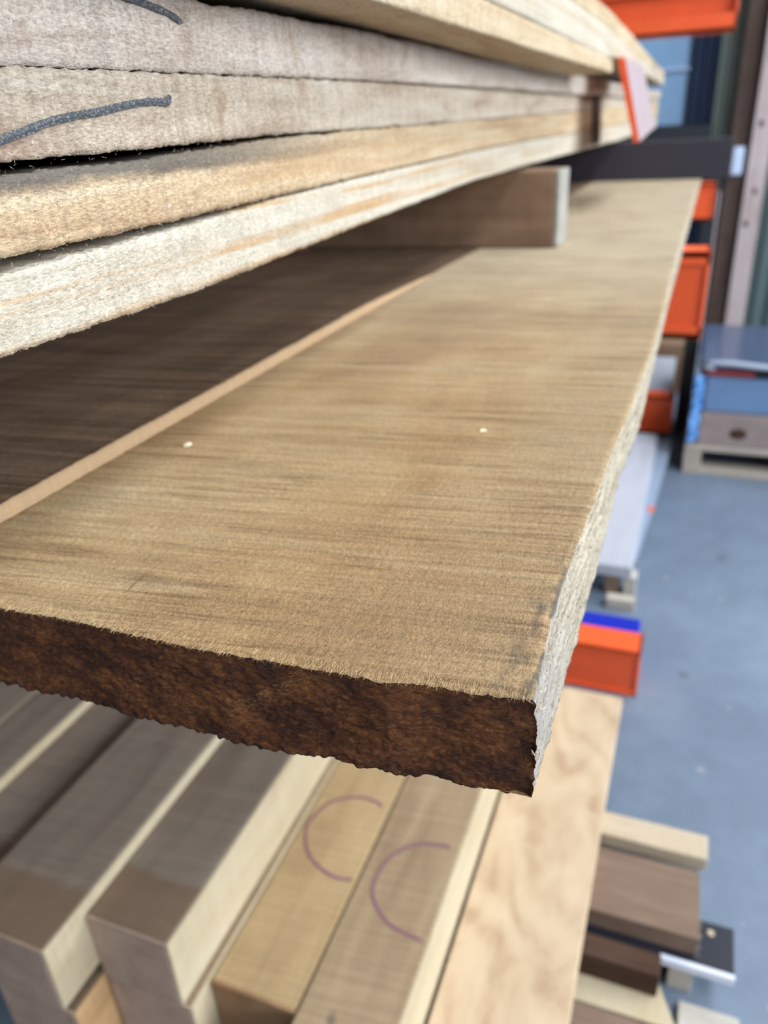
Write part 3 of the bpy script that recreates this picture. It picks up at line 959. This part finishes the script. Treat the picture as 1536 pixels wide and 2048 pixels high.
# ================================================================== LOWER TIER: squared beams
def beam(label, x0, x1, y0, y1, z0, z1, top, end, side=None, group='squared beams under the middle tier', lab_side=None):
    """squared beam with its sawn end and, where it shows, its right side painted as lit, as parts"""
    r = empty('squared_beam', ((x0 + x1) / 2, y0, z0))
    tag(r, label, 'beam', group)
    xs = x1 - (0.004 if side else 0)
    boxes('beam_body', [(x0, xs, y0 + 0.004, y1, z0, z1)], top, r, bev=0.002)
    boxes('beam_end', [(x0 + 0.0005, xs - 0.0005, y0, y0 + 0.004, z0 + 0.0005, z1 - 0.0005)], end, r, bev=0.001)
    if side:
        s_ = boxes('beam_side', [(xs, x1, y0 + 0.001, y1, z0 + 0.001, z1 - 0.001)], side, r, bev=0.001)
        s_['label'] = 'right side painted in its lit tone'
    return r


ZL = -0.90
Y1 = 3.3
beam('grey brown beam in shade at the far left of the lower tier', -1.16, -1.032, 0.46, Y1, -1.028, ZL + 0.014, M['lumg'], M['endp'], M['side'])
beam('grey brown beam second from the left, dark stain near its pale side', -1.030, -0.927, 0.46, Y1, -1.028, ZL + 0.0145, M['lumg'], M['endp'], M['side'])
beam('grey brown beam right of the pale stripe, left of the dark joint', -0.926, -0.812, 0.44, Y1, -1.028, ZL - 0.002, M['lumg'], M['endp'])
beam('grey beam with cut end in the lower left corner and narrow pale side', -0.804, -0.648, 0.395, Y1, -0.998, ZL + 0.019, M['lumg'], M['endp'], M['side'])
beam('grey brown beam with the wide pale side strip', -0.6465, -0.518, 0.463, Y1, -1.024, ZL, M['lumg'], M['endp'], M['side'])
SECOND = [(-1.16, -1.03, 0.48), (-1.025, -0.93, 0.47), (-0.925, -0.80, 0.46)]
beam('pinkish lower beam directly under the one in the lower left corner', -0.790, -0.652, 0.408, Y1, -1.158, -1.029, M['lumg'], M['endp'], M['warm'])
beam('lower beam under the wide pale side strip, its tan ledge showing', -0.645, -0.508, 0.466, Y1, -1.158, -1.029, M['lumt'], M['endp'], M['side'])
t5 = beam('golden brown beam with purple curve left of the dark joint', -0.506, -0.379, 0.508, Y1, -1.158, -1.030, M['lumy'], M['endb'])
t6 = beam('tan brown beam with purple curve beside the pale wide plank', -0.375, -0.240, 0.42, Y1, -1.158, -1.030, M['lumt'], M['endb'], M['side'])
q = ribbon('crayon_mark', [(x, y, -1.0295) for x, y in ((-0.392, 0.862), (-0.4034, 0.8703), (-0.4300, 0.8720), (-0.4526, 0.8653), (-0.4803, 0.8450), (-0.4944, 0.8086), (-0.4944, 0.7786), (-0.4679, 0.736), (-0.4206, 0.7134), (-0.3839, 0.7166))], 0.0058, M['purple'], t5, (0, 0, 1), 0.0006)
q['label'] = 'faded purple crayon curve'
q = ribbon('crayon_mark', [(x, y, -1.0295) for x, y in ((-0.2600, 0.8200), (-0.2725, 0.8227), (-0.3142, 0.8085), (-0.3438, 0.7734), (-0.3512, 0.7279), (-0.3399, 0.6956), (-0.303, 0.6658), (-0.2508, 0.6581))], 0.0062, M['purple'], t6, (0, 0, 1), 0.0006)
q['label'] = 'purple crayon curve'

# pale wide plank at the right of the lower tier
ZP = -1.160
bm = bmesh.new()
box_bm(bm, -0.236, -0.0445, 0.36, 1.432, -1.184, ZP, 0.0025)
for v in bm.verts:
    v.co -= Vector((-0.14, 0.4, -1.184))
pk = link('pale_plank', to_mesh(bm, 'pale_plank'), M['ply'], None, (-0.14, 0.4, -1.184 + H))
tag(pk, 'pale wide plank with swirling grain at the right of the lower tier', 'plank')

# ------------------------------------------------------------------ cross dunnage sticking out at the lower right
def yaw(o, deg):
    o.rotation_euler.z = math.radians(deg)
    return o


d1 = boxes('dunnage_board', [(-0.26, 0.139, 1.068, 1.122, -1.216, -1.186)], M['dunp'])
tag(d1, 'pale cross board sticking out farthest back under the pale plank', 'board', 'dunnage under the lower tier')
d1b = boxes('dunnage_timber', [(-0.26, 0.132, 1.078, 1.116, -1.3, -1.2165)], M['dung'])
tag(d1b, 'grey cross timber on the floor under the pale cross board', 'timber', 'dunnage under the lower tier')
bm = bmesh.new()
og = Vector((-0.06, 0.97, -1.226))
nx_ = 24
rows = []
for i in range(nx_ + 1):
    x = -0.27 + (0.128 + 0.27) * i / nx_
    xe = x
    r = []
    for (y, z) in ((0.906, -1.226), (0.906, -1.187), (1.036, -1.187), (1.036, -1.226)):
        jx = 0.004 * nz(y * 40, z * 60) if i == nx_ else 0
        r.append(bm.verts.new(Vector((xe + jx, y, z)) - og))
    rows.append(r)
for a, b in zip(rows[:-1], rows[1:]):
    for j in range(4):
        bm.faces.new((a[j], b[j], b[(j + 1) % 4], a[(j + 1) % 4]))
bm.faces.new(rows[0])
bm.faces.new(list(reversed(rows[-1])))
d2 = link('dunnage_timber', to_mesh(bm, 'dunnage_timber'), M['dunb'], None, tuple(og + Vector((0, 0, H))))
tag(d2, 'wide flat brown cross timber lying on the black slab', 'timber', 'dunnage under the lower tier')
sb = empty('laminate_slab', (0.06, 0.95, -1.243))
tag(sb, 'black laminate offcut with white front edge poking out under the brown timber', 'slab')
boxes('slab_body', [(-0.10, 0.186, 0.892, 0.975, -1.243, -1.2265)], M['black'], sb, bev=0.001)
o = boxes('slab_edge', [(0.074, 0.1865, 0.884, 0.892, -1.2432, -1.2263)], M['white'], sb, bev=0.001)
o['label'] = 'bluish white edge strip'
bm = bmesh.new()
bmesh.ops.create_cone(bm, cap_ends=True, segments=16, radius1=0.006, radius2=0.005, depth=0.002, matrix=Matrix.Translation((0.150 - 0.06, 0.955 - 0.95, 0.0175)))
link('plug', to_mesh(bm, 'plug'), M['dunp'], sb)
d3 = boxes('dunnage_block', [(0.090, 0.128, 0.888, 0.960, -1.3, -1.2435)], M['dung'])
tag(d3, 'grey block on the floor holding up the black slab', 'block')
d3b = boxes('dunnage_timber', [(-0.27, 0.05, 0.93, 0.98, -1.3, -1.2435)], M['dund'])
tag(d3b, 'dark timber on the floor under the hidden left of the black slab', 'timber', 'dunnage under the lower tier')
d4 = boxes('dunnage_timber', [(-0.27, 0.076, 0.842, 0.882, -1.268, -1.214)], M['dund'], bev=0.003)
tag(d4, 'short dark brown cross timber in front of the black slab', 'timber', 'dunnage under the lower tier')
bm = bmesh.new()
og = Vector((-0.06, 0.83, -1.282))
out = [(-0.27, 0.795), (0.104, 0.800), (0.106, 0.806), (0.072, 0.880), (-0.27, 0.880)]
lo = [bm.verts.new(Vector((x, y, -1.282)) - og) for x, y in out]
hi = [bm.verts.new(Vector((x, y, -1.2685)) - og) for x, y in out]
bm.faces.new(lo)
bm.faces.new(hi)
for i in range(5):
    bm.faces.new((lo[i], lo[(i + 1) % 5], hi[(i + 1) % 5], hi[i]))
d5 = link('dunnage_board', to_mesh(bm, 'dunnage_board'), M['side'], None, tuple(og + Vector((0, 0, H))))
tag(d5, 'creamy thin cross board with slanted pointed end', 'board', 'dunnage under the lower tier')
d5b = boxes('dunnage_board', [(-0.27, 0.06, 0.82, 0.875, -1.3, -1.2825)], M['dund'])
tag(d5b, 'dark board on the floor under the creamy pointed board', 'board', 'dunnage under the lower tier')
d6 = boxes('dunnage_timber', [(-0.27, 0.142, 0.58, 0.792, -1.3, -1.262)], M['dunb'])
tag(d6, 'broad brown cross timber nearest the camera at the bottom edge', 'timber', 'dunnage under the lower tier')
d7 = boxes('offcut_board', [(0.110, 0.200, 0.800, 0.862, -1.3, -1.284)], M['dung'])
tag(d7, 'whitish grey offcut on the floor right of the creamy pointed board', 'board')
for v in ((0.134, 0.93, -1.19), ):
    it = []
    for _ in range(40):
        it.append(((v[0] - 0.008, v[1] + random.uniform(-0.03, 0.03), v[2] + random.uniform(-0.03, 0.002)), (1, random.uniform(-1, 1), random.uniform(-0.6, 0.8)), random.uniform(0.004, 0.012), 0.0012))
    d2['_o'] = (-0.06, 0.97, -1.226)
    h = hairs('torn_fibres', it, M['dung'], d2)
    h['kind'] = 'stuff'

# ================================================================== PACK OF WHITE BOARDS ON THE FLOOR
wp = boxes('primed_board', [(-0.42, -0.080, 2.07, 3.20, -1.232, -1.195)], M['wpack'])
tag(wp, 'lilac white primed board on top of the floor pack beyond the lower orange arm', 'board')
og = Vector((-0.2, 2.6, -1.262))
bm = bmesh.new()
out = [(-0.42, 2.19), (-0.078, 2.19), (-0.050, 2.62), (-0.018, 3.25), (-0.42, 3.25)]
lo = [bm.verts.new(Vector((x, y, -1.262)) - og) for x, y in out]
hi = [bm.verts.new(Vector((x, y, -1.2325)) - og) for x, y in out]
bm.faces.new(lo)
bm.faces.new(hi)
for i in range(5):
    bm.faces.new((lo[i], lo[(i + 1) % 5], hi[(i + 1) % 5], hi[i]))
wp2 = link('grey_board', to_mesh(bm, 'grey_board'), M['wside'], None, tuple(og + Vector((0, 0, H))))
tag(wp2, 'blue grey skewed board in the floor pack directly under the lilac white board', 'board')
bm = bmesh.new()
bmesh.ops.create_uvsphere(bm, u_segments=12, v_segments=8, radius=0.012, matrix=Matrix.Translation((-0.058 + 0.2, 2.56 - 2.6, 0.0300)) @ Matrix.Diagonal((0.8, 2.2, 0.15, 1)))
o = link('paint_spot', to_mesh(bm, 'paint_spot'), M['orange'], wp2)
o['label'] = 'orange paint spot'
for i, (x0, x1, m, lab) in enumerate(((-0.155, -0.115, M['dunb'], 'brown block under the near end of the white board pack'), (-0.10, -0.064, M['dung'], 'pale grey block under the near right corner of the white board pack'))):
    b_ = boxes('bearer_block', [(x0, x1, 2.075, 2.13, -1.3, -1.2325)], m)
    tag(b_, lab, 'block', 'blocks under the white board pack')
b_ = boxes('bearer_timber', [(-0.42, -0.07, 3.1, 3.18, -1.3, -1.2625)], M['dund'])
tag(b_, 'dark cross timber under the far end of the white board pack', 'timber')
b_ = boxes('timber_offcut', [(-0.14, -0.060, 2.00, 2.035, -1.3, -1.268)], M['pallet'])
tag(b_, 'small greyed offcut on the floor before the white board pack', 'board')
wp3 = boxes('primed_board', [(-0.42, -0.055, 3.50, 4.08, -1.15, -1.105)], M['wpack'])
tag(wp3, 'lilac white primed board beyond the far low orange arm', 'board')
b_ = boxes('bearer_timber', [(-0.42, -0.07, 3.70, 3.78, -1.3, -1.1505)], M['dund'])
tag(b_, 'dark cross timber under the far lilac white board', 'timber')
bp = boxes('brown_timber', [(-0.6, -0.02, 4.12, 4.6, -1.3, -1.05)], M['sticker'])
tag(bp, 'dark brown timber baulk on the floor behind the white board pack', 'timber')

# ================================================================== WRAPPED PALLET AT THE RIGHT
PX0, PX1, PY0, PY1 = 0.030, 0.95, 3.07, 3.72
pal = empty('pallet', (0.5, 3.4, -1.3))
tag(pal, 'greyed wooden pallet on the floor at the right edge', 'pallet')
for y in (PY0, PY0 + 0.28, PY1 - 0.09):
    boxes('bottom_board', [(PX0, PX1, y, y + 0.09, -1.3, -1.278)], M['pallet'], pal)
for x in (PX0, 0.45, PX1 - 0.07):
    for y in (PY0, PY0 + 0.28, PY1 - 0.09):
        boxes('block', [(x, x + 0.065, y + 0.002, y + 0.088, -1.278, -1.20)], M['pallet'], pal)
for y in (PY0, PY0 + 0.14, PY0 + 0.28, PY0 + 0.42, PY1 - 0.09):
    boxes('deck_board', [(PX0, PX1, y, y + 0.09, -1.20, -1.178)], M['pallet'], pal)
ld = boxes('timber_load', [(PX0 + 0.04, PX1, PY0 + 0.01, PY1 - 0.02, -1.1775, -1.045)], M['mauve'], bev=0.006)
tag(ld, 'mauve brown squared timber lying on the pallet under the blue wrapped load', 'timber')
kb = bmesh.new()
bmesh.ops.create_uvsphere(kb, u_segments=14, v_segments=8, radius=0.022, matrix=Matrix.Translation((0.215 - ld['_o'][0], PY0 + 0.01 - ld['_o'][1], 0.055)) @ Matrix.Diagonal((1.5, 0.2, 1, 1)))
link('knot', to_mesh(kb, 'knot'), M['dund'], ld)
wl = empty('wrapped_load', (0.5, 3.4, -1.0445))
tag(wl, 'blue film wrapped load on the pallet with shiny rim', 'load')
boxes('load_body', [(PX0 + 0.045, PX1, PY0 + 0.012, PY1 - 0.03, -1.0445, -0.905)], M['filml'], wl, bev=0.012)
boxes('load_top', [(PX0 + 0.02, PX1, PY0 + 0.03, PY1 - 0.03, -0.905, -0.870)], M['steel'], wl, bev=0.008)
boxes('top_film', [(PX0 + 0.01, PX1, PY0 + 0.0, PY1 - 0.02, -0.870, -0.845)], M['filmt'], wl, bev=0.012)
boxes('red_strap', [(0.07, 0.24, PY0 + 0.018, PY0 + 0.032, -0.900, -0.878)], M['red'], wl)
# crumpled film corner
bm = bmesh.new()
nn = 26
g0 = []
for i in range(nn + 1):
    z = -0.895 - 0.272 * i / nn
    r = []
    for j in range(9):
        a = -math.pi * 0.5 + math.pi * (j / 8) * 0.9
        rad = 0.030 + 0.007 * nz(i * 0.8, j * 0.9, 4.0)
        cxx, cyy = PX0 + 0.034 - 0.012 * (i / nn) * 0, PY0 + 0.020
        r.append(bm.verts.new((cxx + rad * -math.sin(a + math.pi / 2 - 0.3) - 0.5, cyy - rad * abs(math.cos(a * 0.9)) - 3.4, z + 1.0445)))
    g0.append(r)
for a, b in zip(g0[:-1], g0[1:]):
    for j in range(8):
        bm.faces.new((a[j], a[j + 1], b[j + 1], b[j]))
fo = link('film_corner', to_mesh(bm, 'film_corner'), M['film'], wl)
so = fo.modifiers.new('thick', 'SOLIDIFY')
so.thickness = 0.004
fo['label'] = 'crumpled bright blue film at the corner'
# shiny rolled rim of the film
bm = bmesh.new()
pts = [(0.10, PY0 + 0.01, -0.868), (0.055, PY0 - 0.006, -0.856), (0.085, PY0 - 0.012, -0.842), (0.16, PY0 - 0.012, -0.842), (0.26, PY0 - 0.012, -0.850), (0.4, PY0 - 0.012, -0.858), (0.94, PY0 - 0.012, -0.862)]
prev = None
for p in pts:
    ring = [bm.verts.new((p[0] - 0.5, p[1] + 0.010 * math.cos(t * math.pi / 4) - 3.4, p[2] + 0.010 * math.sin(t * math.pi / 4) + 1.0445)) for t in range(8)]
    if prev:
        for t in range(8):
            bm.faces.new((prev[t], prev[(t + 1) % 8], ring[(t + 1) % 8], ring[t]))
    else:
        bm.faces.new(ring)
    prev = ring
bm.faces.new(list(reversed(prev)))
ro = link('film_rim', to_mesh(bm, 'film_rim'), M['rim'], wl)
for p_ in ro.data.polygons:
    p_.use_smooth = True

# smooth shading where the meshes are dense, and tidy away helper properties
for o in bpy.data.objects:
    if '_o' in o:
        del o['_o']
    if o.type == 'MESH' and o.name.split('.')[0] in ('board_body', 'end_grain', 'film_corner'):
        o.data.polygons.foreach_set('use_smooth', [len(p.vertices) == 4 for p in o.data.polygons])
